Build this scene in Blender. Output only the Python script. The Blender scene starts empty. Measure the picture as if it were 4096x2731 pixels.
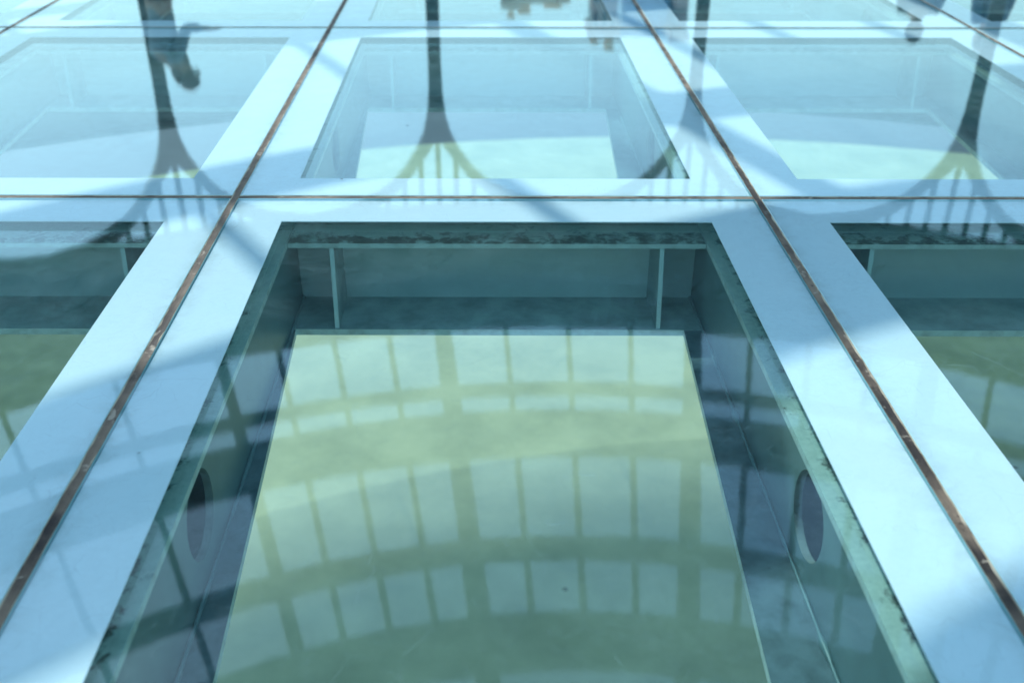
import bpy, bmesh, math, random
from mathutils import Vector, Matrix
R = math.radians
random.seed(7)
S = bpy.context.scene
COL = S.collection

# ------------------------------------------------------------------ camera
CAMH = 0.8
PITCH = 30.387
cd = bpy.data.cameras.new("camera")
cd.lens = 35.0; cd.sensor_width = 36.0; cd.clip_start = 0.02; cd.clip_end = 6000
cd.dof.use_dof = True; cd.dof.focus_distance = 1.75; cd.dof.aperture_fstop = 3.8
cam = bpy.data.objects.new("camera", cd); COL.objects.link(cam)
cam.location = (0, 0, CAMH); cam.rotation_euler = (R(90 - PITCH), 0, 0)
S.camera = cam

# ------------------------------------------------------------------ sky + sun
SUN_EL, SUN_AZ = 51.8, -37.5          # azimuth from +Y towards +X
sx = math.sin(R(SUN_AZ)) * math.cos(R(SUN_EL)); sy = math.cos(R(SUN_AZ)) * math.cos(R(SUN_EL)); sz = math.sin(R(SUN_EL))
W = bpy.data.worlds.new("World"); S.world = W; W.use_nodes = True
wt = W.node_tree; wn = wt.nodes; wl = wt.links
wn.clear()
wo = wn.new('ShaderNodeOutputWorld'); bg = wn.new('ShaderNodeBackground'); sky = wn.new('ShaderNodeTexSky')
sky.sky_type = 'NISHITA'; sky.sun_disc = False
sky.sun_elevation = R(SUN_EL); sky.sun_rotation = R(SUN_AZ)
sky.air_density = 1.7; sky.dust_density = .3; sky.ozone_density = 1.4
bg.inputs['Strength'].default_value = 0.15
tc = wn.new('ShaderNodeTexCoord')
mp = wn.new('ShaderNodeMapping'); mp.inputs['Scale'].default_value = (1.0, 1.0, 2.6)
nz = wn.new('ShaderNodeTexNoise'); nz.inputs['Scale'].default_value = 2.3; nz.inputs['Detail'].default_value = 7; nz.inputs['Roughness'].default_value = 0.55
cr = wn.new('ShaderNodeValToRGB'); cr.color_ramp.elements[0].position = 0.46; cr.color_ramp.elements[1].position = 0.72
cm = wn.new('ShaderNodeMix'); cm.data_type = 'RGBA'
cm.inputs['B'].default_value = (4.4, 6.9, 9.0, 1)
wl.new(tc.outputs['Generated'], mp.inputs['Vector']); wl.new(mp.outputs['Vector'], nz.inputs['Vector'])
wl.new(nz.outputs['Fac'], cr.inputs['Fac']); sep = wn.new('ShaderNodeSeparateXYZ'); wl.new(tc.outputs['Generated'], sep.inputs[0])
low = wn.new('ShaderNodeMapRange'); low.interpolation_type = 'SMOOTHSTEP'; low.inputs['From Min'].default_value = .58; low.inputs['From Max'].default_value = .22
low.inputs['To Min'].default_value = .10; low.inputs['To Max'].default_value = .35; wl.new(sep.outputs['Z'], low.inputs['Value'])
back = wn.new('ShaderNodeMapRange'); back.interpolation_type = 'SMOOTHSTEP'; back.inputs['From Min'].default_value = .15; back.inputs['From Max'].default_value = -.45   # cloud white added to the sky behind the viewer, as fill light
back.inputs['To Min'].default_value = 0; back.inputs['To Max'].default_value = .8; wl.new(sep.outputs['Y'], back.inputs['Value'])
mxx = wn.new('ShaderNodeMath'); mxx.operation = 'MULTIPLY'; wl.new(cr.outputs['Color'], mxx.inputs[0]); wl.new(low.outputs[0], mxx.inputs[1])
cf = wn.new('ShaderNodeMath'); cf.operation = 'MAXIMUM'; wl.new(mxx.outputs[0], cf.inputs[0]); wl.new(back.outputs[0], cf.inputs[1]); wl.new(cf.outputs[0], cm.inputs['Factor'])
wl.new(sky.outputs['Color'], cm.inputs['A']); wl.new(cm.outputs['Result'], bg.inputs['Color']); wl.new(bg.outputs['Background'], wo.inputs['Surface'])
sd = bpy.data.lights.new("sun", 'SUN'); sd.energy = 2.0; sd.angle = R(0.53); sd.color = (1.0, 0.96, 0.90)
sun = bpy.data.objects.new("sun", sd); COL.objects.link(sun)
sun.rotation_euler = Vector((sx, sy, sz)).to_track_quat('Z', 'Y').to_euler()
S.view_settings.view_transform = 'Standard'; S.view_settings.look = 'None'
S.view_settings.exposure = 0.66; S.view_settings.gamma = 1.0; S.view_settings.use_curve_mapping = False
S.cycles.transparent_max_bounces = 24; S.cycles.max_bounces = 9; S.cycles.glossy_bounces = 4; S.cycles.diffuse_bounces = 4

# ------------------------------------------------------------------ helpers
class MB:
    def __init__(s): s.v = []; s.f = []; s.m = []
    def face(s, pts, m=0):
        b = len(s.v); s.v += [tuple(p) for p in pts]; s.f.append(tuple(range(b, b + len(pts)))); s.m.append(m)
    def hexa(s, lo, hi, m=0):     # two quads (lists of 4), bottom and top, same winding (ccw from above)
        b = len(s.v); s.v += [tuple(p) for p in lo] + [tuple(p) for p in hi]
        for q in ((3, 2, 1, 0), (4, 5, 6, 7), (0, 1, 5, 4), (1, 2, 6, 5), (2, 3, 7, 6), (3, 0, 4, 7)):
            s.f.append(tuple(b + i for i in q)); s.m.append(m)
    def box(s, x0, x1, y0, y1, z0, z1, m=0):
        s.hexa([(x0, y0, z0), (x1, y0, z0), (x1, y1, z0), (x0, y1, z0)], [(x0, y0, z1), (x1, y0, z1), (x1, y1, z1), (x0, y1, z1)], m)
    def tube(s, pts, rad, n=10, m=0, up=(0, 0, 1), caps=True):
        rings = []
        for i, p in enumerate(pts):
            p = Vector(p); a = Vector(pts[max(0, i - 1)]); c = Vector(pts[min(len(pts) - 1, i + 1)])
            t = (c - a).normalized(); u = Vector(up)
            if abs(t.dot(u)) > .95: u = Vector((1, 0, 0))
            e1 = t.cross(u).normalized(); e2 = t.cross(e1).normalized()
            r = rad[i] if isinstance(rad, (list, tuple)) else rad
            ra, rb = r if isinstance(r, tuple) else (r, r)
            b = len(s.v)
            for k in range(n):
                an = 2 * math.pi * k / n
                s.v.append(tuple(p + e1 * (ra * math.cos(an)) + e2 * (rb * math.sin(an))))
            rings.append(b)
        for i in range(len(rings) - 1):
            for k in range(n):
                s.f.append((rings[i] + k, rings[i] + (k + 1) % n, rings[i + 1] + (k + 1) % n, rings[i + 1] + k)); s.m.append(m)
        if caps:
            s.f.append(tuple(rings[0] + k for k in range(n))); s.m.append(m)
            s.f.append(tuple(rings[-1] + k for k in reversed(range(n)))); s.m.append(m)
    def build(s, name, mats, parent=None, smooth=False):
        me = bpy.data.meshes.new(name); me.from_pydata(s.v, [], s.f)
        if not isinstance(mats, (list, tuple)): mats = [mats]
        for mm in mats: me.materials.append(mm)
        for p, mi in zip(me.polygons, s.m): p.material_index = mi; p.use_smooth = smooth
        bm = bmesh.new(); bm.from_mesh(me); bmesh.ops.recalc_face_normals(bm, faces=bm.faces); bm.to_mesh(me); bm.free()
        o = bpy.data.objects.new(name, me); COL.objects.link(o)
        if parent: o.parent = parent
        return o
def tag(o, label=None, cat=None, group=None, kind=None):
    if label: o['label'] = label
    if cat: o['category'] = cat
    if group: o['group'] = group
    o['kind'] = kind or 'thing'
    return o
def empty(name, loc=(0, 0, 0), rz=0):
    o = bpy.data.objects.new(name, None); COL.objects.link(o); o.location = loc; o.rotation_euler = (0, 0, rz)
    o.empty_display_size = .1
    return o
def copy_tree(root, loc, rz=0, keep=None):
    r = root.copy(); COL.objects.link(r); r.location = loc; r.rotation_euler = (0, 0, rz)
    for ch in list(root.children):
        if keep and not keep(ch): continue
        c = ch.copy(); COL.objects.link(c); c.parent = r
        for g in list(ch.children):
            d = g.copy(); COL.objects.link(d); d.parent = c
    return r

# ------------------------------------------------------------------ materials
def mat(name):
    m = bpy.data.materials.new(name); m.use_nodes = True
    nt = m.node_tree; nt.nodes.clear()
    out = nt.nodes.new('ShaderNodeOutputMaterial')
    return m, nt, nt.nodes, nt.links, out
def N(nodes, t, **kw):
    n = nodes.new(t)
    for k, v in kw.items():
        if k.startswith('_'): setattr(n, k[1:], v)
        else: n.inputs[k.replace('__', ' ')].default_value = v
    return n
def math_(nodes, links, op, a, b=None, c=None, clamp=False):
    n = nodes.new('ShaderNodeMath'); n.operation = op; n.use_clamp = clamp
    for i, x in enumerate((a, b, c)):
        if x is None: continue
        if isinstance(x, (int, float)): n.inputs[i].default_value = x
        else: links.new(x, n.inputs[i])
    return n.outputs[0]
def ramp(nodes, links, src, p0, p1, c0=(0, 0, 0, 1), c1=(1, 1, 1, 1)):
    r = nodes.new('ShaderNodeValToRGB'); e = r.color_ramp.elements
    e[0].position = p0; e[1].position = p1; e[0].color = c0; e[1].color = c1
    links.new(src, r.inputs['Fac']); return r.outputs['Color']
def objvec(nodes, links, rnd=True, scale=(1, 1, 1)):
    t = nodes.new('ShaderNodeTexCoord'); m = nodes.new('ShaderNodeMapping'); m.inputs['Scale'].default_value = scale
    if rnd:
        oi = nodes.new('ShaderNodeObjectInfo'); mu = nodes.new('ShaderNodeVectorMath'); mu.operation = 'SCALE'
        mu.inputs[0].default_value = (37.1, 91.7, 13.3); links.new(oi.outputs['Random'], mu.inputs['Scale'])
        ad = nodes.new('ShaderNodeVectorMath'); ad.operation = 'ADD'
        links.new(t.outputs['Object'], ad.inputs[0]); links.new(mu.outputs[0], ad.inputs[1]); links.new(ad.outputs[0], m.inputs['Vector'])
    else: links.new(t.outputs['Object'], m.inputs['Vector'])
    return m.outputs['Vector']
def noise(nodes, links, vec, scale, detail=4, rough=.5, dist=0):
    n = N(nodes, 'ShaderNodeTexNoise', Scale=scale, Detail=detail, Roughness=rough, Distortion=dist); links.new(vec, n.inputs['Vector']); return n
def mixc(nodes, links, fac, a, b):
    n = nodes.new('ShaderNodeMix'); n.data_type = 'RGBA'
    for s, x in (('Factor', fac), ('A', a), ('B', b)):
        if isinstance(x, (tuple, float, int)): n.inputs[s].default_value = x
        else: links.new(x, n.inputs[s])
    return n.outputs['Result']

def schlick(nodes, links, f0=.034, nrm=None):
    g = nodes.new('ShaderNodeNewGeometry'); d = nodes.new('ShaderNodeVectorMath'); d.operation = 'DOT_PRODUCT'
    links.new(g.outputs['Incoming'], d.inputs[0]); links.new(g.outputs['Normal'], d.inputs[1])
    c = math_(nodes, links, 'ABSOLUTE', d.outputs['Value'])
    i = math_(nodes, links, 'SUBTRACT', 1.0, c); p = math_(nodes, links, 'POWER', i, 3.75)
    return math_(nodes, links, 'MULTIPLY_ADD', p, 1 - f0, f0, clamp=True)

def glass_mat(name, tint, f0=.034, dirty=True):
    m, nt, n, l, out = mat(name)
    tr = N(n, 'ShaderNodeBsdfTransparent', Color=tint)
    gl = N(n, 'ShaderNodeBsdfGlossy', Color=(.62, .81, .83, 1), Roughness=0.026)
    mx = n.new('ShaderNodeMixShader'); F = schlick(n, l, f0)
    l.new(F, mx.inputs[0]); l.new(tr.outputs[0], mx.inputs[1]); l.new(gl.outputs[0], mx.inputs[2])
    last = mx.outputs[0]
    if dirty:
        v = objvec(n, l)
        # micro waviness
        w = noise(n, l, v, 22, 3, .5)
        bp = N(n, 'ShaderNodeBump', Strength=.012, Distance=.004); l.new(w.outputs['Fac'], bp.inputs['Height']); l.new(bp.outputs[0], gl.inputs['Normal'])
        # curly hairline scratches
        dn = noise(n, l, v, 7, 3, .6); vs = n.new('ShaderNodeVectorMath'); vs.operation = 'MULTIPLY_ADD'
        vs.inputs[1].default_value = (.10, .10, 0); l.new(dn.outputs['Color'], vs.inputs[0]); l.new(v, vs.inputs[2])
        acc = None
        for sc, th in ((17, .010), (31, .016), (9, .0045)):
            vo = N(n, 'ShaderNodeTexVoronoi', Scale=sc, _feature='DISTANCE_TO_EDGE'); l.new(vs.outputs[0], vo.inputs['Vector'])
            t = ramp(n, l, vo.outputs['Distance'], 0.0, th, (1, 1, 1, 1), (0, 0, 0, 1))
            mk = noise(n, l, v, sc * .9, 3, .6); k = ramp(n, l, mk.outputs['Fac'], .50, .62)
            q = math_(n, l, 'MULTIPLY', t, k)
            acc = q if acc is None else math_(n, l, 'MAXIMUM', acc, q)
        film = noise(n, l, v, 3.2, 6, .62); fk = ramp(n, l, film.outputs['Fac'], .42, .78)
        film2 = noise(n, l, v, 90, 3, .7); fk2 = ramp(n, l, film2.outputs['Fac'], .45, .75)
        a = math_(n, l, 'MULTIPLY', acc, .085); b = math_(n, l, 'MULTIPLY', math_(n, l, 'MULTIPLY', fk, fk2), .09)
        ge = n.new('ShaderNodeNewGeometry'); dd = n.new('ShaderNodeVectorMath'); dd.operation = 'DOT_PRODUCT'; l.new(ge.outputs['Incoming'], dd.inputs[0]); l.new(ge.outputs['Normal'], dd.inputs[1])
        fo = math_(n, l, 'DIVIDE', .010, math_(n, l, 'MAXIMUM', math_(n, l, 'ABSOLUTE', dd.outputs['Value']), .12))     # dust film: longer path at grazing view
        st = noise(n, l, v, 19, 9, .72, .4); fo = math_(n, l, 'MULTIPLY', fo, math_(n, l, 'MAXIMUM', math_(n, l, 'MULTIPLY_ADD', st.outputs['Fac'], 5.0, -1.5), .1))
        tot = math_(n, l, 'ADD', math_(n, l, 'ADD', a, b), fo)
        df = N(n, 'ShaderNodeBsdfDiffuse', Color=(.42, .70, .76, 1)); mx2 = n.new('ShaderNodeMixShader')
        l.new(tot, mx2.inputs[0]); l.new(last, mx2.inputs[1]); l.new(df.outputs[0], mx2.inputs[2]); last = mx2.outputs[0]
        # a few dark specks of grit
        vo = N(n, 'ShaderNodeTexVoronoi', Scale=6.5); l.new(v, vo.inputs['Vector'])
        sp = ramp(n, l, vo.outputs['Distance'], .012, .028, (1, 1, 1, 1), (0, 0, 0, 1))
        d2 = N(n, 'ShaderNodeBsdfDiffuse', Color=(.03, .05, .06, 1)); mx3 = n.new('ShaderNodeMixShader')
        l.new(math_(n, l, 'MULTIPLY', sp, .6), mx3.inputs[0]); l.new(last, mx3.inputs[1]); l.new(d2.outputs[0], mx3.inputs[2]); last = mx3.outputs[0]
    l.new(last, out.inputs['Surface'])
    return m

M_TOP = glass_mat('glass_upper_face', (.895, .975, .99, 1))
M_BOT = glass_mat('glass_lower_face', (.79, .95, .92, 1), dirty=False)
def simple(name, col, rough=.5, metal=0, nscale=None, col2=None, p=(.4, .65), bump=0, rnd=True, scale=(1, 1, 1), spec=.5):
    m, nt, n, l, out = mat(name)
    b = N(n, 'ShaderNodeBsdfPrincipled', Roughness=rough, Metallic=metal); b.inputs['Base Color'].default_value = col + (1,)
    b.inputs['Specular IOR Level'].default_value = spec
    if nscale:
        v = objvec(n, l, rnd, scale); w = noise(n, l, v, nscale, 6, .6)
        c = mixc(n, l, ramp(n, l, w.outputs['Fac'], *p), col + (1,), (col2 or col) + (1,)); l.new(c, b.inputs['Base Color'])
        if bump:
            bp = N(n, 'ShaderNodeBump', Strength=bump, Distance=.01); l.new(w.outputs['Fac'], bp.inputs['Height']); l.new(bp.outputs[0], b.inputs['Normal'])
    l.new(b.outputs[0], out.inputs['Surface']); return m
M_EDGE = simple('glass_edge', (.38, .66, .70), .25)

PU, PV = 1.101, 1.527                 # panel pitch
# white ceramic frit seen through the glass
m, nt, n, l, out = mat('frosted_frit')
v = objvec(n, l); w = noise(n, l, v, 4, 5, .6); w2 = noise(n, l, v, 160, 2, .6)
c1 = mixc(n, l, ramp(n, l, w.outputs['Fac'], .35, .7), (.80, .95, .985, 1), (.75, .93, .975, 1))
c2 = mixc(n, l, math_(n, l, 'MULTIPLY', ramp(n, l, w2.outputs['Fac'], .55, .8), .12), c1, (.45, .68, .72, 1))
tx = n.new('ShaderNodeTexCoord'); sp = n.new('ShaderNodeSeparateXYZ'); l.new(tx.outputs['Object'], sp.inputs[0])
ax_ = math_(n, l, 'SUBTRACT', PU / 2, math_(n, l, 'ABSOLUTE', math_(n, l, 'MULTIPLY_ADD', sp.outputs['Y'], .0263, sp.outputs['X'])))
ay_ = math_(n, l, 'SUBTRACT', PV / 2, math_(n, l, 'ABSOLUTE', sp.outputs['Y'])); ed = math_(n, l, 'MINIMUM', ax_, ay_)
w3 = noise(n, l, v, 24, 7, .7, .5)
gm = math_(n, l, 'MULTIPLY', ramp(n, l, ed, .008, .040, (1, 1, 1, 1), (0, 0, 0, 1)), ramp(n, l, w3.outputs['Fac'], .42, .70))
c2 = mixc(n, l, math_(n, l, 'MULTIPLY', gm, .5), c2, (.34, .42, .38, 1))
w4 = noise(n, l, v, 9, 9, .75, 1.4); c2 = mixc(n, l, math_(n, l, 'MULTIPLY', ramp(n, l, w4.outputs['Fac'], .60, .74), .22), c2, (.42, .56, .58, 1))
df = n.new('ShaderNodeBsdfDiffuse'); l.new(c2, df.inputs['Color'])
tl = N(n, 'ShaderNodeBsdfTranslucent', Color=(.8, .95, .97, 1)); mx = N(n, 'ShaderNodeMixShader', Fac=.22)
l.new(df.outputs[0], mx.inputs[1]); l.new(tl.outputs[0], mx.inputs[2]); l.new(mx.outputs[0], out.inputs['Surface'])
M_FRIT = m

# perished silicone joint
m, nt, n, l, out = mat('old_silicone')
v = objvec(n, l, True); big = noise(n, l, v, 5.5, 5, .6, .3); mid = noise(n, l, v, 26, 6, .65, 1.2)
c1 = mixc(n, l, ramp(n, l, big.outputs['Fac'], .36, .64), (.018, .015, .013, 1), (.24, .19, .135, 1))
mk = ramp(n, l, mid.outputs['Fac'], .60, .66); c2 = mixc(n, l, mk, c1, (.36, .33, .26, 1))
sp = noise(n, l, v, 75, 4, .7); c3 = mixc(n, l, ramp(n, l, sp.outputs['Fac'], .60, .68), c2, (.018, .014, .012, 1))
b = N(n, 'ShaderNodeBsdfPrincipled', Roughness=.6); l.new(c3, b.inputs['Base Color'])
bp = N(n, 'ShaderNodeBump', Strength=.5, Distance=.003); l.new(mid.outputs['Fac'], bp.inputs['Height']); l.new(bp.outputs[0], b.inputs['Normal'])
l.new(b.outputs[0], out.inputs['Surface']); M_SEAL = m
M_SEALE = simple('silicone_edge', (.42, .40, .30), .6, 0, 26, (.14, .11, .08), (.45, .66))

# painted steel; grimy top plate
M_STEEL = simple('painted_steel', (.15, .25, .27), .4, 0, 9, (.12, .20, .22), (.38, .66), .03)  # darker copy, the shade on the girder walls is put into the colour
M_STEELD = simple('painted_steel_dirty_shaded', (.12, .18, .21), .5, 0, 22, (.06, .10, .115), (.40, .68), .1)  # dirt tones, darkened further to hold the shade on the low plates
M_STEELL = simple('painted_steel_lit', (.66, .80, .82), .34, 0, 9, (.56, .71, .74), (.35, .7), .02)  # lighter copy of the same paint, brightened for light coming through the frit
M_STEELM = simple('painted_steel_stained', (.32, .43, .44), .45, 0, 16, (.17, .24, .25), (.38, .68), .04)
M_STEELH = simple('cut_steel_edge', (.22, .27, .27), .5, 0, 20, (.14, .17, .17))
M_LIP = simple('plate_edge', (.62, .74, .74), .4, 0, 30, (.42, .47, .46), (.45, .7))
def grime(name, axis, lo, hi, a0, a1):
    # mould and dirt collected along one side of a painted plate; lo..hi is the distance from the centre line where it thins out
    m, nt, n, l, out = mat(name)
    v = objvec(n, l); a1_ = noise(n, l, v, 30, 9, .74, .3); a2 = noise(n, l, v, 80, 5, .7)
    t = n.new('ShaderNodeTexCoord'); sp = n.new('ShaderNodeSeparateXYZ'); l.new(t.outputs['Object'], sp.inputs[0])
    pr = sp.outputs[axis]
    if axis == 'X': pr = math_(n, l, 'MULTIPLY_ADD', sp.outputs['Y'], .0263, pr)
    d = math_(n, l, 'ABSOLUTE', pr)
    mr = n.new('ShaderNodeMapRange'); mr.inputs['From Min'].default_value = lo; mr.inputs['From Max'].default_value = hi
    mr.inputs['To Min'].default_value = a0; mr.inputs['To Max'].default_value = a1; l.new(d, mr.inputs['Value'])
    k = math_(n, l, 'ADD', a1_.outputs['Fac'], mr.outputs[0])
    c1 = mixc(n, l, ramp(n, l, a2.outputs['Fac'], .35, .7), (.50, .58, .53, 1), (.38, .46, .42, 1))
    c2 = mixc(n, l, ramp(n, l, k, .52, .63), c1, (.05, .055, .04, 1))
    b = N(n, 'ShaderNodeBsdfPrincipled', Roughness=.7); l.new(c2, b.inputs['Base Color']); l.new(b.outputs[0], out.inputs['Surface']); return m
M_GRIME = grime('grimy_top_plate', 'X', .085, .115, .13, -.10)
M_GRIMEX = grime('mouldy_top_plate', 'Y', .055, .105, -.05, .12)
M_PAD = simple('rubber_pad', (.16, .20, .15), .7, 0, 30, (.07, .09, .07))
M_CAN = simple('canopy_paint', (.10, .125, .12), .5, 0, 3, (.08, .10, .095), (.4, .6))
M_COL = simple('column_paint', (.035, .055, .055), .4, 0, 5, (.05, .07, .07), (.4, .6))
M_STONE = simple('walkway_stone', (.42, .42, .40), .6, 0, 2.2, (.34, .34, .33), (.4, .65), .1, False)
M_PLAZA = simple('plaza_concrete', (.46, .52, .34), .85, 0, 1.3, (.33, .39, .26), (.36, .72), .1, False)
M_GROUND = simple('dark_ground', (.085, .105, .125), .6, 0, .05, (.12, .14, .155), (.4, .65), .1, False)

# ------------------------------------------------------------------ deck geometry
CX, CY = 0.45, 0.0                    # centre of the round pavilion
DECK_R, WALK_R, LOW = 8.75, 11.2, -6.0
PU, PV = 1.101, 1.527                 # panel pitch
U = Vector((PU, -.0045 * PU)); V = Vector((-.0263 * PV, PV))
O = Vector((-.533 - .0263 * 1.966, 1.966 + .0045 * .58))    # a joint crossing: front left corner of far row
def G(u, v): return O + U * u + V * v          # u along the cross joints, v along the long joints
cell0 = (0, -1)                       # the front central panel
hs = .0078                            # half joint width
eu, ev = U.normalized(), V.normalized()
def L(a, b): return eu * a + ev * b            # local metres in the (skewed) deck axes
GT, GB = 0.0, -.016

# prototype panel, origin at its centre
hw, hl, mg = PU / 2 - hs, PV / 2 - hs, .1102
def quad(w, h_, z): return [tuple(L(-w, -h_)) + (z,), tuple(L(w, -h_)) + (z,), tuple(L(w, h_)) + (z,), tuple(L(-w, h_)) + (z,)]
panel = empty('glass_floor_panel')
mb = MB(); T = quad(hw, hl, GT); B = quad(hw, hl, GB)
c_ = .0012; T2 = quad(hw - c_, hl - c_, GT); T1 = quad(hw, hl, GT - c_)
mb.face(T2, 0); mb.face(list(reversed(B)), 1)
for i in range(4):
    j = (i + 1) % 4
    mb.face([T1[i], T1[j], T2[j], T2[i]], 2); mb.face([B[i], B[j], T1[j], T1[i]], 2)
pane = mb.build('glass_pane', [M_TOP, M_BOT, M_EDGE], panel)
mb = MB(); zf0, zf1 = -.0065, -.0045
fo_lo, fo_hi = quad(hw - .002, hl - .002, zf0), quad(hw - .002, hl - .002, zf1); fi_lo, fi_hi = quad(hw - mg, hl - mg, zf0), quad(hw - mg, hl - mg, zf1)
for i in range(4):
    j = (i + 1) % 4
    mb.face([fo_hi[i], fo_hi[j], fi_hi[j], fi_hi[i]]); mb.face([fo_lo[j], fo_lo[i], fi_lo[i], fi_lo[j]])
    mb.face([fi_hi[i], fi_hi[j], fi_lo[j], fi_lo[i]]); mb.face([fo_lo[i], fo_lo[j], fo_hi[j], fo_hi[i]])
frit = mb.build('frosted_border', M_FRIT, panel)

LBL = {
 (0, -1): 'largest clear glass floor panel in the front centre, pale plaza and canopy reflection inside it',
 (-1, -1): 'clear glass floor panel in the front left corner, cut off by the left edge',
 (1, -1): 'clear glass floor panel in the front right corner, cut off by the right edge',
 (-1, 0): 'glass panel left of centre in the middle row, reflecting a person upside down',
 (0, 0): 'central glass panel of the middle row, reflecting one straight column',
 (1, 0): 'glass panel right of centre in the middle row, reflecting pinkish cloud',
 (-2, 0): 'sliver of glass panel at the far left end of the middle row',
 (2, 0): 'sliver of glass panel at the far right end of the middle row',
 (-2, 1): 'glass panel corner at the far left of the topmost row',
 (-1, 1): 'glass panel in the topmost row left of centre, below the reflected torso',
 (0, 1): 'central glass panel of the topmost row, reflecting tan buildings',
 (1, 1): 'glass panel in the topmost row right of centre, past the blue building reflection',
 (2, 1): 'glass panel at the right end of the topmost row, under the reflected shoulders',
}
Cc = Vector((CX, CY))
cells = [(i, j) for i in range(-9, 10) for j in range(-8, 6) if (G(i + .5, j + .5) - Cc).length < DECK_R - .55]
first = True
for (i, j) in sorted(cells, key=lambda c: c != (0, -1)):
    p = G(i + .5, j + .5); loc = (p.x, p.y, 0)
    if first: o = panel; o.location = loc; first = False
    else: o = copy_tree(panel, loc)
    tag(o, LBL.get((i, j), 'clear glass floor panel with frosted border, outside the photo frame'), 'floor panel', 'glass floor panels of the deck')

# joints ------------------------------------------------------------
def span(fixed, along_v):             # extent of the occupied cells along a joint line
    r = [c[1] if along_v else c[0] for c in cells if (c[0] if along_v else c[1]) in (fixed - 1, fixed)]
    return (min(r), max(r) + 1) if r else None
LL = {0: 'worn brown silicone joint down the left side of the front central panel',
      1: 'dark brown silicone joint down the right side of the front central panel',
      -1: 'thin grey joint crossing the upper left corner', 2: 'thin grey joint crossing the upper right corner'}
for i in range(-9, 11):
    sp_ = span(i, True)
    if not sp_: continue
    mb = MB(); a, b = sp_; nseg = (b - a) * 70; jl = [random.uniform(.0004, .0034) if random.random() < .3 else random.uniform(.0004, .0016) for _ in range(nseg + 1)]; jr = [random.uniform(.0004, .0034) if random.random() < .3 else random.uniform(.0004, .0016) for _ in range(nseg + 1)]
    org = G(i, 0)
    for k in range(nseg):
        t0, t1 = a + (b - a) * k / nseg, a + (b - a) * (k + 1) / nseg
        w = [hs - .0004, hs - .0004]
        q0, q1 = G(i, t0) - org, G(i, t1) - org
        z = -.0022
        def ring(q, i_): return [tuple(q - eu * w[0]) + (-.0005,), tuple(q - eu * (w[0] - jl[i_])) + (z,), tuple(q) + (z - .0006,), tuple(q + eu * (w[0] - jr[i_])) + (z,), tuple(q + eu * w[0]) + (-.0005,)]
        r0, r1 = ring(q0, k), ring(q1, k + 1)
        for e in range(4): mb.face([r0[e], r0[e + 1], r1[e + 1], r1[e]], 1 if e in (0, 3) else 0)
    q0, q1 = G(i, a) - org, G(i, b) - org
    for sgn in (-1, 1):
        A = [tuple(q0 + eu * sgn * (hs - .0004)) + (-.0005,), tuple(q1 + eu * sgn * (hs - .0004)) + (-.0005,), tuple(q1 + eu * sgn * (hs - .0004)) + (-.017,), tuple(q0 + eu * sgn * (hs - .0004)) + (-.017,)]
        mb.face(A, 1)
    o = mb.build('silicone_joint', [M_SEAL, M_SEALE]); o.location = (org.x, org.y, 0)
    tag(o, LL.get(i, 'long silicone joint of the deck, outside the photo frame'), 'floor joint', 'silicone joints between floor panels')
CL = {0: 'cross joint with cracked silicone above the three front panels', 1: 'thin dark cross joint near the top edge behind the middle row'}
for j in range(-8, 8):
    sp_ = span(j, False)
    if not sp_: continue
    mb = MB(); org = G(0, j); a, b = sp_
    for k in range(a, b):
        for s_ in range(12):
            w0 = hs / PU + .0002
            t0 = k + w0 + (1 - 2 * w0) * s_ / 12; t1 = k + w0 + (1 - 2 * w0) * (s_ + 1) / 12
            q0, q1 = G(t0, j) - org, G(t1, j) - org; w = hs - .0004; z = -.0022
            def ring(q): return [tuple(q - ev * w) + (-.017,), tuple(q - ev * w) + (-.0005,), tuple(q - ev * (w - .0016)) + (z,), tuple(q + ev * (w - .0016)) + (z,), tuple(q + ev * w) + (-.0005,), tuple(q + ev * w) + (-.017,)]
            r0, r1 = ring(q0), ring(q1)
            for e in range(5): mb.face([r0[e], r0[e + 1], r1[e + 1], r1[e]], 0 if e == 2 else 1)
    o = mb.build('silicone_joint', [M_SEAL, M_SEALE]); o.location = (org.x, org.y, 0)
    tag(o, CL.get(j, 'cross silicone joint of the deck, outside the photo frame'), 'floor joint', 'silicone joints between floor panels')

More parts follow.
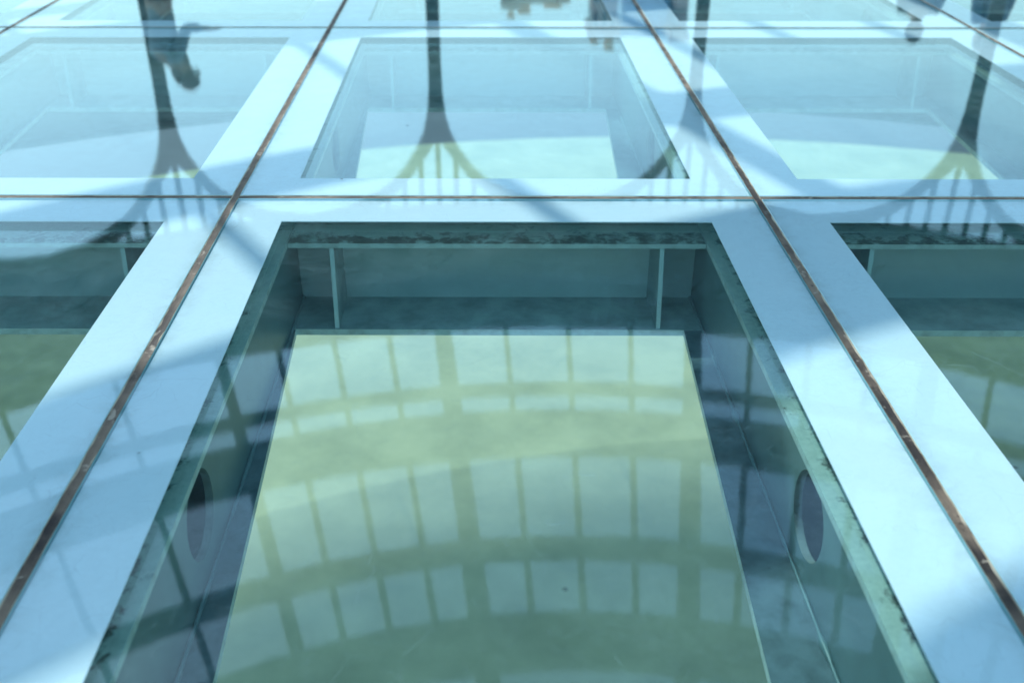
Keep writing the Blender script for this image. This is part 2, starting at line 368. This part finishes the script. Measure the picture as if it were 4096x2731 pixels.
# steel below -------------------------------------------------------
ZT0, ZT1 = -.062, -.050               # top plate
ZB0, ZB1 = -.250, -.236               # bottom plate
def P3(a, b, z): q = L(a, b); return (q.x, q.y, z)
def boxL(mb, a0, a1, b0, b1, z0, z1, ms=(0, 0, 0)):   # ms: top, bottom, sides
    lo = [P3(a0, b0, z0), P3(a1, b0, z0), P3(a1, b1, z0), P3(a0, b1, z0)]; hi = [P3(a0, b0, z1), P3(a1, b0, z1), P3(a1, b1, z1), P3(a0, b1, z1)]
    mb.face(hi, ms[0]); mb.face(list(reversed(lo)), ms[1])
    for i in range(4):
        j = (i + 1) % 4; mb.face([lo[i], lo[j], hi[j], hi[i]], ms[2])
HOLE_R = .066
def web_plate(mb, a0, a1, cellsv, holes):    # a plate in the (v,z) plane, from a0 to a1, one opening per cell
    zc = (ZT0 + ZB1) / 2 + .018
    for (b0, b1, bh) in cellsv:
        n_ = 40; circ = [(bh + HOLE_R * math.cos(2 * math.pi * k / n_), zc + HOLE_R * math.sin(2 * math.pi * k / n_)) for k in range(n_)]
        # patch square around the opening
        s = .078; sq = []
        for k in range(n_):
            an = 2 * math.pi * k / n_; c, si = math.cos(an), math.sin(an); m_ = max(abs(c), abs(si)); sq.append((bh + s * c / m_, zc + s * si / m_))
        for a, flip in ((a0, False), (a1, True)):
            for k in range(n_):
                j = (k + 1) % n_
                f = [P3(a, circ[k][0], circ[k][1]), P3(a, sq[k][0], sq[k][1]), P3(a, sq[j][0], sq[j][1]), P3(a, circ[j][0], circ[j][1])]
                mb.face(f if not flip else list(reversed(f)), 0)
            for (u0, u1, z0, z1) in ((b0, bh - s, ZB1, ZT0), (bh + s, b1, ZB1, ZT0), (bh - s, bh + s, ZB1, zc - s), (bh - s, bh + s, zc + s, ZT0)):
                mb.face([P3(a, u0, z0), P3(a, u1, z0), P3(a, u1, z1), P3(a, u0, z1)], 0)
        for k in range(n_):
            j = (k + 1) % n_
            mb.face([P3(a0, circ[k][0], circ[k][1]), P3(a0, circ[j][0], circ[j][1]), P3(a1, circ[j][0], circ[j][1]), P3(a1, circ[k][0], circ[k][1])], 1)
GL = {0: 'steel box girder under the left joint of the front central panel, in deep shade',
      1: 'steel box girder with round hole under the right joint of the front central panel'}
for i in range(-9, 11):
    sp_ = span(i, True)
    if not sp_: continue
    a, b = sp_; org = G(i, 0)
    g = empty('box_girder', (org.x, org.y, 0))
    tag(g, GL.get(i, 'steel box girder under the deck, outside the clear view'), 'girder', 'long steel girders under the glass')
    b0, b1 = a * PV, b * PV
    mb = MB(); boxL(mb, -.124, .124, b0, b1, ZT0, ZT1, (0, 1, 2)); mb.build('top_plate', [M_GRIME, M_STEEL, M_LIP], g)
    mb = MB()                                                    # haunched bottom plate, wider towards the near end of each bay
    for k in range(a, b):
        n0, f0_ = k * PV, (k + 1) * PV
        lo = [P3(-.232, n0, ZB0), P3(.188, n0, ZB0), P3(.120, f0_, ZB0), P3(-.152, f0_, ZB0)]; hi = [P3(-.232, n0, ZB1), P3(.188, n0, ZB1), P3(.120, f0_, ZB1), P3(-.152, f0_, ZB1)]
        mb.face(hi, 0); mb.face(list(reversed(lo)), 1)
        for q in range(4): w_ = (q + 1) % 4; mb.face([lo[q], lo[w_], hi[w_], hi[q]], 2)
    mb.build('bottom_plate', [M_STEELD, M_STEEL, M_LIP], g)
    mb = MB(); boxL(mb, -.03, .03, b0, b1, ZT1, GB - .0004, (0, 0, 0)); mb.build('rubber_pad', [M_PAD], g)
    for (wa, wb) in ((-.118, -.106), (.106, .118)):
        mb = MB(); cv = [(k * PV, (k + 1) * PV, (k + 1) * PV - .868) for k in range(a, b)]
        web_plate(mb, wa, wb, cv, None); w = mb.build('web_plate', [M_STEEL, M_STEELH], g)
    # weld beads at the web feet
    for sg in (-1, 1):
        mb = MB(); pts = []; rr = []
        nk = int((b1 - b0) / .03)
        for k in range(nk + 1):
            pts.append(P3(sg * .1215, b0 + (b1 - b0) * k / nk, ZB1 + .002)); rr.append(.0028 + random.uniform(-.0012, .0016) + (.004 if random.random() < .03 else 0))
        mb.tube(pts, rr, 6); mb.build('weld_bead', [M_STEEL], g, True)

# cross beam prototype between two girders
beam = empty('cross_beam')
hb = PU / 2 - .126; hb2 = PU / 2 - .187; hwb = PU / 2 - .1195
mb = MB(); boxL(mb, -hb, hb, -.124, .124, ZT0 + .001, ZT1 - .001, (0, 1, 2)); mb.build('top_plate', [M_GRIMEX, M_STEEL, M_LIP], beam)
mb = MB(); boxL(mb, -PU / 2 + .12, PU / 2 - .12, -.152, .152, ZB0 + .001, ZB1 + .001, (0, 1, 2)); mb.build('bottom_plate', [M_STEELM, M_STEEL, M_LIP], beam)
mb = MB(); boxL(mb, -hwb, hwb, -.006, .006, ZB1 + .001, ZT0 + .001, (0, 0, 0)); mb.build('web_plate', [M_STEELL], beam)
mb = MB(); boxL(mb, -hb, hb, -.03, .03, ZT1 - .001, GB - .0004, (0, 0, 0)); mb.build('rubber_pad', [M_PAD], beam)
for sg in (-1, 1):
    for sy_ in (-1, 1):
        mb = MB(); x0, x1 = sg * .337 - .0045, sg * .337 + .0045
        y0, yt, yb = sy_ * .0065, sy_ * .121, sy_ * .147
        pr = [(y0, ZB1 + .001), (yb, ZB1 + .001), (yt, ZT0 + .001), (y0, ZT0 + .001)]
        mb.face([P3(x0, *q) for q in pr], 0); mb.face([P3(x1, *q) for q in reversed(pr)], 0)
        for k in range(4):
            q, r_ = pr[k], pr[(k + 1) % 4]
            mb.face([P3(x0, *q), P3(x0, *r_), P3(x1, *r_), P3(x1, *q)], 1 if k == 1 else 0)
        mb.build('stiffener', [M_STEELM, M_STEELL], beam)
BL = {(0, 0): 'steel cross beam with two stiffeners at the back of the front central panel',
      (-1, 0): 'steel cross beam at the back of the front left panel, partly hidden by frosted border',
      (1, 0): 'dark steel cross beam at the back of the front right panel with grimy top plate'}
first = True
cs = set(cells)
for j in range(-8, 8):
    for i in range(-9, 10):
        if (i, j) in cs or (i, j - 1) in cs:
            p = G(i + .5, j); loc = (p.x, p.y, 0)
            if first: o = beam; o.location = loc; first = False
            else: o = copy_tree(beam, loc)
            tag(o, BL.get((i, j), 'steel cross beam under the deck, outside the clear view'), 'beam', 'short steel cross beams under the glass')

# walkway ring round the deck --------------------------------------
def ring_slab(mb, r0, r1, z0, z1, n_=96, c=(CX, CY), m=0, t0=0, t1=2 * math.pi):
    full = abs(t1 - t0 - 2 * math.pi) < 1e-6
    P = lambda r, t, z: (c[0] + r * math.sin(t), c[1] + r * math.cos(t), z)
    for k in range(n_):
        a, b = t0 + (t1 - t0) * k / n_, t0 + (t1 - t0) * (k + 1) / n_
        mb.face([P(r0, a, z1), P(r1, a, z1), P(r1, b, z1), P(r0, b, z1)], m); mb.face([P(r0, b, z0), P(r1, b, z0), P(r1, a, z0), P(r0, a, z0)], m)
        mb.face([P(r1, a, z0), P(r1, b, z0), P(r1, b, z1), P(r1, a, z1)], m); mb.face([P(r0, b, z0), P(r0, a, z0), P(r0, a, z1), P(r0, b, z1)], m)
    if not full:
        for t in (t0, t1): mb.face([P(r0, t, z0), P(r1, t, z0), P(r1, t, z1), P(r0, t, z1)], m)
mb = MB(); ring_slab(mb, DECK_R - 1.0, WALK_R, -.42, -.255); ring_slab(mb, DECK_R + .15, WALK_R, -.2549, -.002)
tag(mb.build('walkway', M_STONE), kind='structure')

mb = MB(); ring_slab(mb, 9.0, 9.05, -1.9, -.421); ring_slab(mb, 8.9, 9.15, -1.93, -1.903)  # skirt ring added below the deck to keep skylight off the shaded plaza
rb_ = empty('skylight_baffle', (0, 0, 0)); tag(rb_, 'deep curved baffle added under the walkway to cut skylight on the plaza', 'beam'); mb.build('beam', M_STEELD, rb_)
mb = MB(); rr_ = WALK_R + .003; nsl = 0  # thinning bars added out of view so the rim shadow fades gradually
while rr_ < 13.1:
    f = (rr_ - WALK_R) / 1.95; wd = .042 * (1 - f) + .003 * f
    ring_slab(mb, rr_, rr_ + wd, -.082, -.07); rr_ += .045
gr = empty('rim_shadow_softener', (0, 0, 0)); tag(gr, 'unseen ring of bars added round the walkway rim to soften its shadow', 'shadow softener')
mb.build('bars', M_COL, gr)
mb = MB()
for k in range(32):
    t = R(11.25 * k + 2); P = lambda r_, w, z: (CX + r_ * math.sin(t) + w * math.cos(t), CY + r_ * math.cos(t) - w * math.sin(t), z)
    mb.hexa([P(WALK_R - .1, -.004, -.11), P(WALK_R - .1, .004, -.11), P(12.9, .004, -.094), P(12.9, -.004, -.094)], [P(WALK_R - .1, -.004, -.084), P(WALK_R - .1, .004, -.084), P(12.9, .004, -.084), P(12.9, -.004, -.084)])
mb.build('bearers', M_COL, gr)
# lower plaza and ground -------------------------------------------
mb = MB(); PCX, PR = 2.6, 20.6
nn = 160
mb.face([(PCX + PR * math.sin(2 * math.pi * k / nn), -.6 + PR * math.cos(2 * math.pi * k / nn), LOW) for k in range(nn)])
ring = [(PCX + PR * math.sin(2 * math.pi * k / nn), -.6 + PR * math.cos(2 * math.pi * k / nn)) for k in range(nn)]
for k in range(nn):
    a, b = ring[k], ring[(k + 1) % nn]; mb.face([a + (LOW - .3,), b + (LOW - .3,), b + (LOW,), a + (LOW,)])
tag(mb.build('plaza', M_PLAZA), kind='structure')
mb = MB(); s_ = 3000; mb.face([(-s_, -s_, LOW - .25), (s_, -s_, LOW - .25), (s_, s_, LOW - .25), (-s_, s_, LOW - .25)])
tag(mb.build('ground', M_GROUND), kind='structure')
# dark green slabs added either side, their colour standing in for shade
M_SHADE = simple('shade_green', (.11, .17, .10), .9, 0, 2.5, (.07, .12, .07), (.35, .65), .4, False)
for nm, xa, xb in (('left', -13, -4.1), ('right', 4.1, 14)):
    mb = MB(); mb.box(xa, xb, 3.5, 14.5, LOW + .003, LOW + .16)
    slab = mb.build('shade_slab', M_SHADE)
    tag(slab, 'shade-coloured dark green bed on the pale plaza below the front %s panel' % nm, 'planting bed', 'shade slabs on the lower plaza')
# piers that carry the deck
pier = None
for k in range(8):
    if k in (0, 6, 7): continue
    t = R(22.5 + 45 * k); loc = (CX + 10.4 * math.sin(t), CY + 10.4 * math.cos(t), LOW)
    if pier is None:
        pier = empty('deck_pier', loc)
        mb = MB(); mb.tube([(0, 0, 0), (0, 0, .35), (0, 0, .5), (0, 0, 5.1), (0, 0, 5.575)], [.45, .45, .26, .26, .5], 20); mb.build('shaft', M_STONE, pier, True)
        o = pier
    else: o = copy_tree(pier, loc)
    tag(o, 'round stone pier carrying the rim of the deck from the plaza', 'pier', 'piers under the walkway')

# ------------------------------------------------------------------ canopy
RC = 9.0; TH0 = -22.3
RIBT = {23: -47, 22: -57, 24: -21.8, 0: -21.8, 1: -7.6, 2: 8.9, 3: 23.6}
def rib_t(k): return R(RIBT.get(k, TH0 + 15 * k))
def Hr(r): return 4.04 + .12 * (8.6 - r)
canopy = empty('canopy', (CX, CY, 0))
tag(canopy, 'grey round steel canopy of radial ribs and rings, mirrored in the glass', 'canopy')
def cring(r0, r1, dep, name, z=None):
    mb = MB(); n_ = 120
    for k in range(n_):
        a, b = 2 * math.pi * k / n_, 2 * math.pi * (k + 1) / n_
        P = lambda r, t, d: (r * math.sin(t), r * math.cos(t), (Hr(r) if z is None else z) - d)
        for (ra, rb, da, db) in ((r0, r1, dep, dep), (r1, r1, dep, 0), (r1, r0, 0, 0), (r0, r0, 0, dep)):
            mb.face([P(ra, a, da), P(rb, a, db), P(rb, b, db), P(ra, b, da)])
    return mb.build(name, M_CAN, canopy)
# fascia between the arcade and the roof
mb = MB(); n_ = 144; prof = [(9.06, 2.93), (9.06, 3.35), (8.62, 4.09), (8.55, 4.05), (8.92, 3.3), (8.94, 2.93)]
for k in range(n_):
    a, b = 2 * math.pi * k / n_, 2 * math.pi * (k + 1) / n_
    for q in range(len(prof)):
        (r0, z0), (r1, z1) = prof[q], prof[(q + 1) % len(prof)]
        mb.face([(r0 * math.sin(a), r0 * math.cos(a), z0), (r1 * math.sin(a), r1 * math.cos(a), z1), (r1 * math.sin(b), r1 * math.cos(b), z1), (r0 * math.sin(b), r0 * math.cos(b), z0)])
mb.build('fascia', M_CAN, canopy)
for r0, r1, d in ((7.53, 7.65, .06), (6.74, 7.27, .06), (5.63, 5.82, .06), (4.68, 5.12, .06), (3.75, 4.20, .06), (2.2, 2.5, .06), (.9, 1.2, .08)): cring(r0, r1, d, 'ring')
for k in range(24):
    t = rib_t(k); mb = MB()
    def PT(r, w, z): return (r * math.sin(t) + w * math.cos(t), r * math.cos(t) - w * math.sin(t), z)
    rs = [8.9, 7, 5, 3, 1.0]
    for q in range(len(rs) - 1):
        ra, rb = rs[q], rs[q + 1]; w = {0: .05, 1: .082, 2: .082, 3: .082}.get(k, .03)
        mb.hexa([PT(ra, -w, Hr(ra) - .045), PT(ra, w, Hr(ra) - .045), PT(rb, w, Hr(rb) - .045), PT(rb, -w, Hr(rb) - .045)],
                [PT(ra, -w, Hr(ra) + .02), PT(ra, w, Hr(ra) + .02), PT(rb, w, Hr(rb) + .02), PT(rb, -w, Hr(rb) + .02)])
    mb.build('rib', M_CAN, canopy)
for k in range(24):
    for f in (1, 2, 3):
        t = rib_t(k) + (rib_t(k + 1) - rib_t(k)) * f / 4; mb = MB(); w = .024
        def PT(r, w, z): return (r * math.sin(t) + w * math.cos(t), r * math.cos(t) - w * math.sin(t), z)
        ra, rb = 8.56, 4.9
        mb.hexa([PT(ra, -w, Hr(ra) - .09), PT(ra, w, Hr(ra) - .09), PT(rb, w, Hr(rb) - .09), PT(rb, -w, Hr(rb) - .09)],
                [PT(ra, -w, Hr(ra) - .01), PT(ra, w, Hr(ra) - .01), PT(rb, w, Hr(rb) - .01), PT(rb, -w, Hr(rb) - .01)])
        mb.build('glazing_bar', M_CAN, canopy)

# arcade columns, local x tangential, z up ---------------------------
halfbay = RC * math.tan(R(7.5))
colm = empty('arcade_column')
def wrap(x, z, d=0):                    # bend the flat elevation on to the ring
    a = x / RC; return ((RC + d) * math.sin(a), (RC + d) * math.cos(a) - RC, z)
# soffit of the arch (x, z) from shaft to crown; drawn as offsets from the centre line
soff = [(.056, 0), (.056, 1.55), (.062, 1.80), (.085, 2.03), (.130, 2.20), (.20, 2.35), (.31, 2.52), (.46, 2.68), (.65, 2.80), (.88, 2.885), (halfbay + .006, 2.925)]
upper = [(.03, 2.28), (.14, 2.43), (.26, 2.60), (.40, 2.745), (.52, 2.83), (.66, 2.895)]
th = .055
mb = MB()
left = [(-x, z) for x, z in soff[:6]]; right = soff[:6]
for k in range(5):
    q = [(-right[k][0], right[k][1]), (right[k][0], right[k][1]), (right[k + 1][0], right[k + 1][1]), (-right[k + 1][0], right[k + 1][1])]
    if k == 4: q = [q[0], q[1], right[5], (.03, 2.28), (-.03, 2.28), left[5]]
    mb.face([wrap(x, z, -th) for x, z in q]); mb.face([wrap(x, z, th) for x, z in reversed(q)])
    for s in (-1, 1):
        mb.face([wrap(s * right[k][0], right[k][1], -th), wrap(s * right[k][0], right[k][1], th), wrap(s * right[k + 1][0], right[k + 1][1], th), wrap(s * right[k + 1][0], right[k + 1][1], -th)])
mb.build('shaft', M_COL, colm)
mb = MB(); mb.tube([(0, 0, 0), (0, 0, .03), (0, 0, .05), (0, 0, .3)], [.14, .14, .10, .085], 20); mb.build('base', M_COL, colm, True)
for s in (-1, 1):
    lo = soff[5:]; up = [(.03, 2.28), (.14, 2.43), (.30, 2.64), (.45, 2.785), (.62, 2.895), (.88, 2.93)][:len(lo)]
    mb = MB()
    for k in range(len(lo) - 1):
        q = [lo[k], lo[k + 1], up[k + 1] if k + 1 < len(up) else up[-1], up[k]]
        if k == len(lo) - 2: q = [lo[k], lo[k + 1], (halfbay, 2.931), up[k]]
        q = [(s * x, z) for x, z in q]
        mb.face([wrap(x, z, -th) for x, z in q]); mb.face([wrap(x, z, th) for x, z in reversed(q)])
        mb.face([wrap(q[0][0], q[0][1], -th), wrap(q[0][0], q[0][1], th), wrap(q[1][0], q[1][1], th), wrap(q[1][0], q[1][1], -th)])
        mb.face([wrap(q[3][0], q[3][1], -th), wrap(q[3][0], q[3][1], th), wrap(q[2][0], q[2][1], th), wrap(q[2][0], q[2][1], -th)])
    mb.build('arched_arm', M_COL, colm)
for bx, z0 in ((0, 2.25), (-.165, 2.42), (.165, 2.42), (-.33, 2.62), (.33, 2.62), (-.495, 2.79), (.495, 2.79)):
    mb = MB(); w = .024
    lo = [wrap(bx - w, z0, -.03), wrap(bx + w, z0, -.03), wrap(bx + w, z0, .03), wrap(bx - w, z0, .03)]
    hi = [wrap(bx - w, 2.935, -.03), wrap(bx + w, 2.935, -.03), wrap(bx + w, 2.935, .03), wrap(bx - w, 2.935, .03)]
    mb.hexa(lo, hi); mb.build('spandrel_bar', M_COL, colm)
CLB = {0: 'dark column mirrored on the left with a person standing before it', 1: 'dark column mirrored upright in the central panel, nobody beside it',
       2: 'dark column mirrored across the frosted border right of the central panel', 3: 'dark column mirrored at the right beside two people'}
for k in range(24):
    t = R(TH0 + 15 * k); loc = (CX + RC * math.sin(t), CY + RC * math.cos(t), -.002)
    if k == 0: o = colm; o.location = loc; o.rotation_euler = (0, 0, -t)
    else: o = copy_tree(colm, loc, -t)
    tag(o, CLB.get(k, 'dark arcade column of the round canopy, not mirrored in the picture'), 'column', 'arcade columns round the deck')

# ------------------------------------------------------------------ far buildings
def building(x, y, w, d, z1, rz, wall, glass, nfl, nbay, label, cat='building', crown=None, pier_frac=.35):
    b = empty('city_building', (x, y, LOW - .25), rz); tag(b, label, cat)
    H = z1 - (LOW - .25)
    mb = MB(); mb.box(-w / 2, w / 2, -d / 2, d / 2, 0, H); mb.build('wall', wall, b)
    mb = MB(); fh = H / nfl; bw = w / nbay; bd_ = d / max(1, int(nbay * d / w)); nb2 = max(1, int(nbay * d / w))
    for f in range(nfl):
        for k in range(nbay):
            x0 = -w / 2 + bw * (k + pier_frac / 2); x1 = -w / 2 + bw * (k + 1 - pier_frac / 2); z0, z1_ = fh * (f + .28), fh * (f + .86)
            mb.box(x0, x1, -d / 2 - .05, -d / 2 + .1, z0, z1_)
        for k in range(nb2):
            y0 = -d / 2 + bd_ * (k + pier_frac / 2); y1 = -d / 2 + bd_ * (k + 1 - pier_frac / 2); z0, z1_ = fh * (f + .28), fh * (f + .86)
            mb.box(-w / 2 - .05, -w / 2 + .1, y0, y1, z0, z1_); mb.box(w / 2 - .1, w / 2 + .05, y0, y1, z0, z1_)
    tag(mb.build('windows', glass, b), kind='stuff')
    mb = MB(); mb.box(-w / 2 - .4, w / 2 + .4, -d / 2 - .4, d / 2 + .4, H + .003, H + .8); mb.build('cornice', wall, b)
    if crown: crown(b, w, d, H + .803)
    return b
M_TAN = simple('tan_render', (.90, .72, .54), .8, 0, .3, (.80, .62, .46), (.4, .6), 0, False)
M_PINK = simple('pinkish_cladding', (.55, .38, .34), .7, 0, .3, (.45, .34, .32), (.4, .6), 0, False)
M_BLUEW = simple('blue_cladding', (.10, .22, .40), .4, 0, .1, (.16, .32, .52), (.4, .6), 0, False)
M_WIN = simple('window_glass', (.05, .08, .12), .15)
M_WINB = simple('blue_window_glass', (.12, .35, .60), .12)
M_PALE = simple('pale_band', (.55, .65, .72), .6)
def az(a, D): return D * math.sin(R(a)), D * math.cos(R(a))
def rooftop(xs):
    def f(b, w, d, z):
        for (fx, ww, hh) in xs:
            mb = MB(); mb.box(fx * w - ww / 2, fx * w + ww / 2, -d / 4, d / 4, z, z + hh); mb.box(fx * w - ww / 2 - .15, fx * w + ww / 2 + .15, -d / 4 - .15, d / 4 + .15, z + hh + .003, z + hh + .25)
            mb.build('rooftop_block', M_TAN, b)
    return f
x, y = az(1.55, 125); building(x, y, 6.0, 9, 23.2, 0, M_TAN, M_WIN, 9, 6, 'tan hotel block with stepped roof, mirrored at the top centre', crown=rooftop(((-.32, 1.2, 1.5), (.25, 1.8, .8))))
x, y = az(-.05, 122); building(x, y, 1.6, 3, 23.9, 0, M_TAN, M_WIN, 9, 2, 'narrow tan turret at the left end of the tan hotel block', crown=rooftop(((0, .6, 1.0),)))
x, y = az(5.05, 118); building(x, y, 2.9, 5, 25.8, 0, M_PINK, M_WIN, 12, 3, 'slender pinkish tower mirrored left of the blue glass block', crown=rooftop(((-.3, .5, .9), (.3, .7, 1.6))))
x, y = az(7.35, 124); building(x, y, 6.1, 8, 26.6, 0, M_BLUEW, M_WINB, 9, 7, 'wide blue glass office block mirrored at the top right of centre', crown=None, pier_frac=.12)
x, y = az(9.15, 119); building(x, y, 1.4, 6, 26.1, 0, M_PINK, M_WIN, 8, 3, 'dark grey pink block mirrored at the right end of the blue block')
for a, w_, t_, lb in ((-24, 9, 12, 'narrow low tan block far off to the left'), (-34, 14, 17, 'taller wide tan block at the far left of the skyline'), (-12, 12, 13, 'low tan block left of the hotel'),
                  (22, 12, 12, 'low tan block right of the dark pink block'), (31, 9, 18, 'narrow tall tan block far off to the right'), (44, 15, 14, 'wide tan block at the far right of the skyline')):
    x, y = az(a, 150); building(x, y, w_, 10, t_, R(-a), M_TAN, M_WIN, 8, 7, lb + ', outside the picture')

# ------------------------------------------------------------------ people
def M_(name, c, r=.7): return simple(name, c, r, 0, 12, tuple(q * .8 for q in c))
SKIN = M_('skin', (.42, .26, .19), .5); SHIRT1 = M_('pale_grey_shirt', (.30, .38, .42)); TROU = M_('navy_trousers', (.02, .035, .06)); HAIR = M_('brown_hair', (.09, .055, .04))
SHIRT2 = M_('dark_jacket', (.02, .045, .06)); SHIRT3 = M_('blue_shirt', (.07, .16, .24)); SHOE = M_('dark_shoe', (.03, .03, .03)); HAIRD = M_('black_hair', (.02, .02, .022))
BAGM = M_('dark_bag', (.03, .04, .05)); PHONE = simple('phone_case', (.03, .05, .08), .2)
def skinned(name, verts, edges, radii, mt, parent, root=0, sub=2):
    me = bpy.data.meshes.new(name); me.from_pydata(verts, edges, []); o = bpy.data.objects.new(name, me); COL.objects.link(o)
    if parent: o.parent = parent
    sk = o.modifiers.new('skin', 'SKIN'); sk.use_smooth_shade = True
    lay = me.skin_vertices[0].data
    for i, r in enumerate(radii):
        lay[i].radius = r if isinstance(r, tuple) else (r, r); lay[i].use_root = (i == root)
    sb = o.modifiers.new('sub', 'SUBSURF'); sb.levels = sub; sb.render_levels = sub
    me.materials.append(mt); return o
def ellip(mb, c, r, n_=20, m_=12, cut=None):
    c = Vector(c)
    g = []
    for i in range(m_ + 1):
        ph = math.pi * i / m_ ; row = []
        for k in range(n_):
            t = 2 * math.pi * k / n_
            row.append((c.x + r[0] * math.sin(ph) * math.cos(t), c.y + r[1] * math.sin(ph) * math.sin(t), c.z + r[2] * math.cos(ph)))
        g.append(row)
    for i in range(m_):
        if cut and not cut(i / m_): continue
        for k in range(n_): mb.face([g[i][k], g[i + 1][k], g[i + 1][(k + 1) % n_], g[i][(k + 1) % n_]])
def person(x, y, rz, H, arms, shirt, trou, hair, label, tilt=(0, 0), long_hair=False, bag=False):
    """faces -Y locally; arms: ((elbow),(wrist)) left, right in metres for a 1.70 m figure"""
    k = H / 1.70; root = empty('person', (x, y, -.002), rz); tag(root, label, 'person', 'people standing on the walkway'); root.scale = (k, k, k)
    hx, hy = tilt
    V_ = [(0, 0, .92), (0, .01, 1.08), (0, .015, 1.25), (0, .01, 1.38), (hx * .3, -.005 + hy * .3, 1.47), (hx * .8, -.02 + hy * .8, 1.545), (hx, -.025 + hy, 1.62)]
    Rr = [(.135, .10), (.118, .085), (.145, .10), (.12, .08), (.048, .05), (.068, .08), (.066, .08)]
    E_ = [(0, 1), (1, 2), (2, 3), (3, 4), (4, 5), (5, 6)]
    for s, (el, wr) in zip((-1, 1), arms):
        b = len(V_); V_ += [(s * .155, .01, 1.375), el, wr]; Rr += [.052, .039, .027]; E_ += [(3, b), (b, b + 1), (b + 1, b + 2)]
        d = (Vector(wr) - Vector(el)).normalized(); side = d.cross(Vector((0, 0, 1)));
        if side.length < .2: side = d.cross(Vector((0, 1, 0)))
        side.normalize(); nrm = side.cross(d)
        pm = Vector(wr) + d * .075; V_.append(tuple(pm)); Rr.append((.034, .014)); E_.append((b + 2, b + 3)); pi = b + 3
        for f, (of, ln) in enumerate(((-.026, .062), (-.009, .074), (.009, .070), (.026, .055))):
            c = len(V_); p1 = pm + side * of + d * .02; p2 = p1 + d * ln * .5 - nrm * .006; p3 = p2 + d * ln * .5 - nrm * .018
            V_ += [tuple(p1), tuple(p2), tuple(p3)]; Rr += [.009, .0085, .007]; E_ += [(pi, c), (c, c + 1), (c + 1, c + 2)]
        c = len(V_); p1 = Vector(wr) + d * .03 + side * -.035; p2 = p1 + d * .035 - side * .02; V_ += [tuple(p1), tuple(p2)]; Rr += [.011, .0085]; E_ += [(b + 2, c), (c, c + 1)]
    for s in (-1, 1):
        b = len(V_); V_ += [(s * .085, 0, .86), (s * .095, -.01, .49), (s * .10, .015, .10), (s * .105, -.10, .035)]; Rr += [.088, .058, .040, (.036, .028)]
        E_ += [(0, b), (b, b + 1), (b + 1, b + 2), (b + 2, b + 3)]
    body = skinned('body', V_, E_, Rr, SKIN, root)
    # clothing shells
    sv = V_[0:4]; sr = [(q[0] + .016, q[1] + .018) for q in Rr[0:4]]; sv = list(sv); se = [(0, 1), (1, 2), (2, 3)]
    sv.append(tuple(Vector(V_[3]) + (Vector(V_[4]) - Vector(V_[3])) * .35)); sr.append((.065, .065)); se.append((3, 4))
    for s, (el, wr) in zip((-1, 1), arms):
        b = len(sv); mid = Vector(el) + (Vector(wr) - Vector(el)) * .75
        sv += [(s * .155, .01, 1.378), el, tuple(mid)]; sr += [.066, .052, .041]; se += [(3, b), (b, b + 1), (b + 1, b + 2)]
    skinned('shirt', sv, se, sr, shirt, root)
    tv = [(0, 0, .95), (0, 0, .90)]; tr_ = [(.145, .115), (.15, .12)]; te = [(0, 1)]
    for s in (-1, 1):
        b = len(tv); tv += [(s * .088, 0, .80), (s * .097, -.008, .49), (s * .10, .012, .12)]; tr_ += [.098, .072, .058]; te += [(1, b), (b, b + 1), (b + 1, b + 2)]
    skinned('trousers', tv, te, tr_, trou, root)
    for s in (-1, 1):
        mb = MB(); ellip(mb, (s * .105, -.055, .04), (.052, .13, .045)); mb.build('shoe', SHOE, root, True)
    # head details
    hc = Vector((hx, -.03 + hy, 1.60))
    mb = MB(); ellip(mb, hc + Vector((0, .012, .012)), (.088, .104, .118), 24, 16)
    mb2 = MB()
    for f, mi in zip(mb.f, mb.m):
        c = sum((Vector(mb.v[q]) for q in f), Vector()) / 4 - hc
        if c.y < -.035 and c.z < .055: continue
        if c.z < -.045 and c.y < .03: continue
        mb2.face([mb.v[q] for q in f])
    if long_hair:
        mb2.tube([tuple(hc + Vector((0, .06, .04))), tuple(hc + Vector((0, .085, -.05))), tuple(hc + Vector((0, .075, -.15))), tuple(hc + Vector((0, .07, -.24)))], [(.075, .04), (.095, .045), (.088, .04), (.055, .02)], 14)
    mb2.build('hair', hair, root, True)
    mb = MB(); mb.tube([tuple(hc + Vector((0, -.078, .02))), tuple(hc + Vector((0, -.100, -.018))), tuple(hc + Vector((0, -.08, -.03)))], [.008, .014, .010], 8); mb.build('nose', SKIN, root, True)
    for s in (-1, 1):
        mb = MB(); ellip(mb, hc + Vector((s * .030, -.076, .012)), (.013, .008, .007), 10, 6); mb.build('eye', SHOE, root, True)
        mb = MB(); ellip(mb, hc + Vector((s * .078, .0, -.005)), (.010, .022, .032), 10, 8); mb.build('ear', SKIN, root, True)
    mb = MB(); ellip(mb, hc + Vector((0, -.074, -.052)), (.024, .008, .007), 12, 6); mb.build('mouth', M_PINK, root, True)
    return root
down = ((-.23, .02, 1.12), (-.25, -.04, .88)), ((.23, .02, 1.12), (.25, -.04, .88))
x, y = az(-18.9, 8.6)
person(x, y, R(138), 1.57, (((-.20, -.10, 1.14), (-.14, -.33, 1.20)), ((.20, -.02, 1.12), (.19, -.14, .95))), SHIRT1, TROU, HAIR,
       'person in pale grey top, head bowed, forearm held out, mirrored at the top left', tilt=(0, -.15), long_hair=True)
x, y = az(21.6, 10.75)
person(x, y, R(160), 1.62, down, SHIRT2, TROU, HAIRD, 'person in dark jacket mirrored at the top right, left of the column')
x, y = az(25.0, 10.4)
person(x, y, R(200), 1.57, down, SHIRT3, TROU, HAIRD, 'person in blue shirt mirrored in front of the rightmost column')
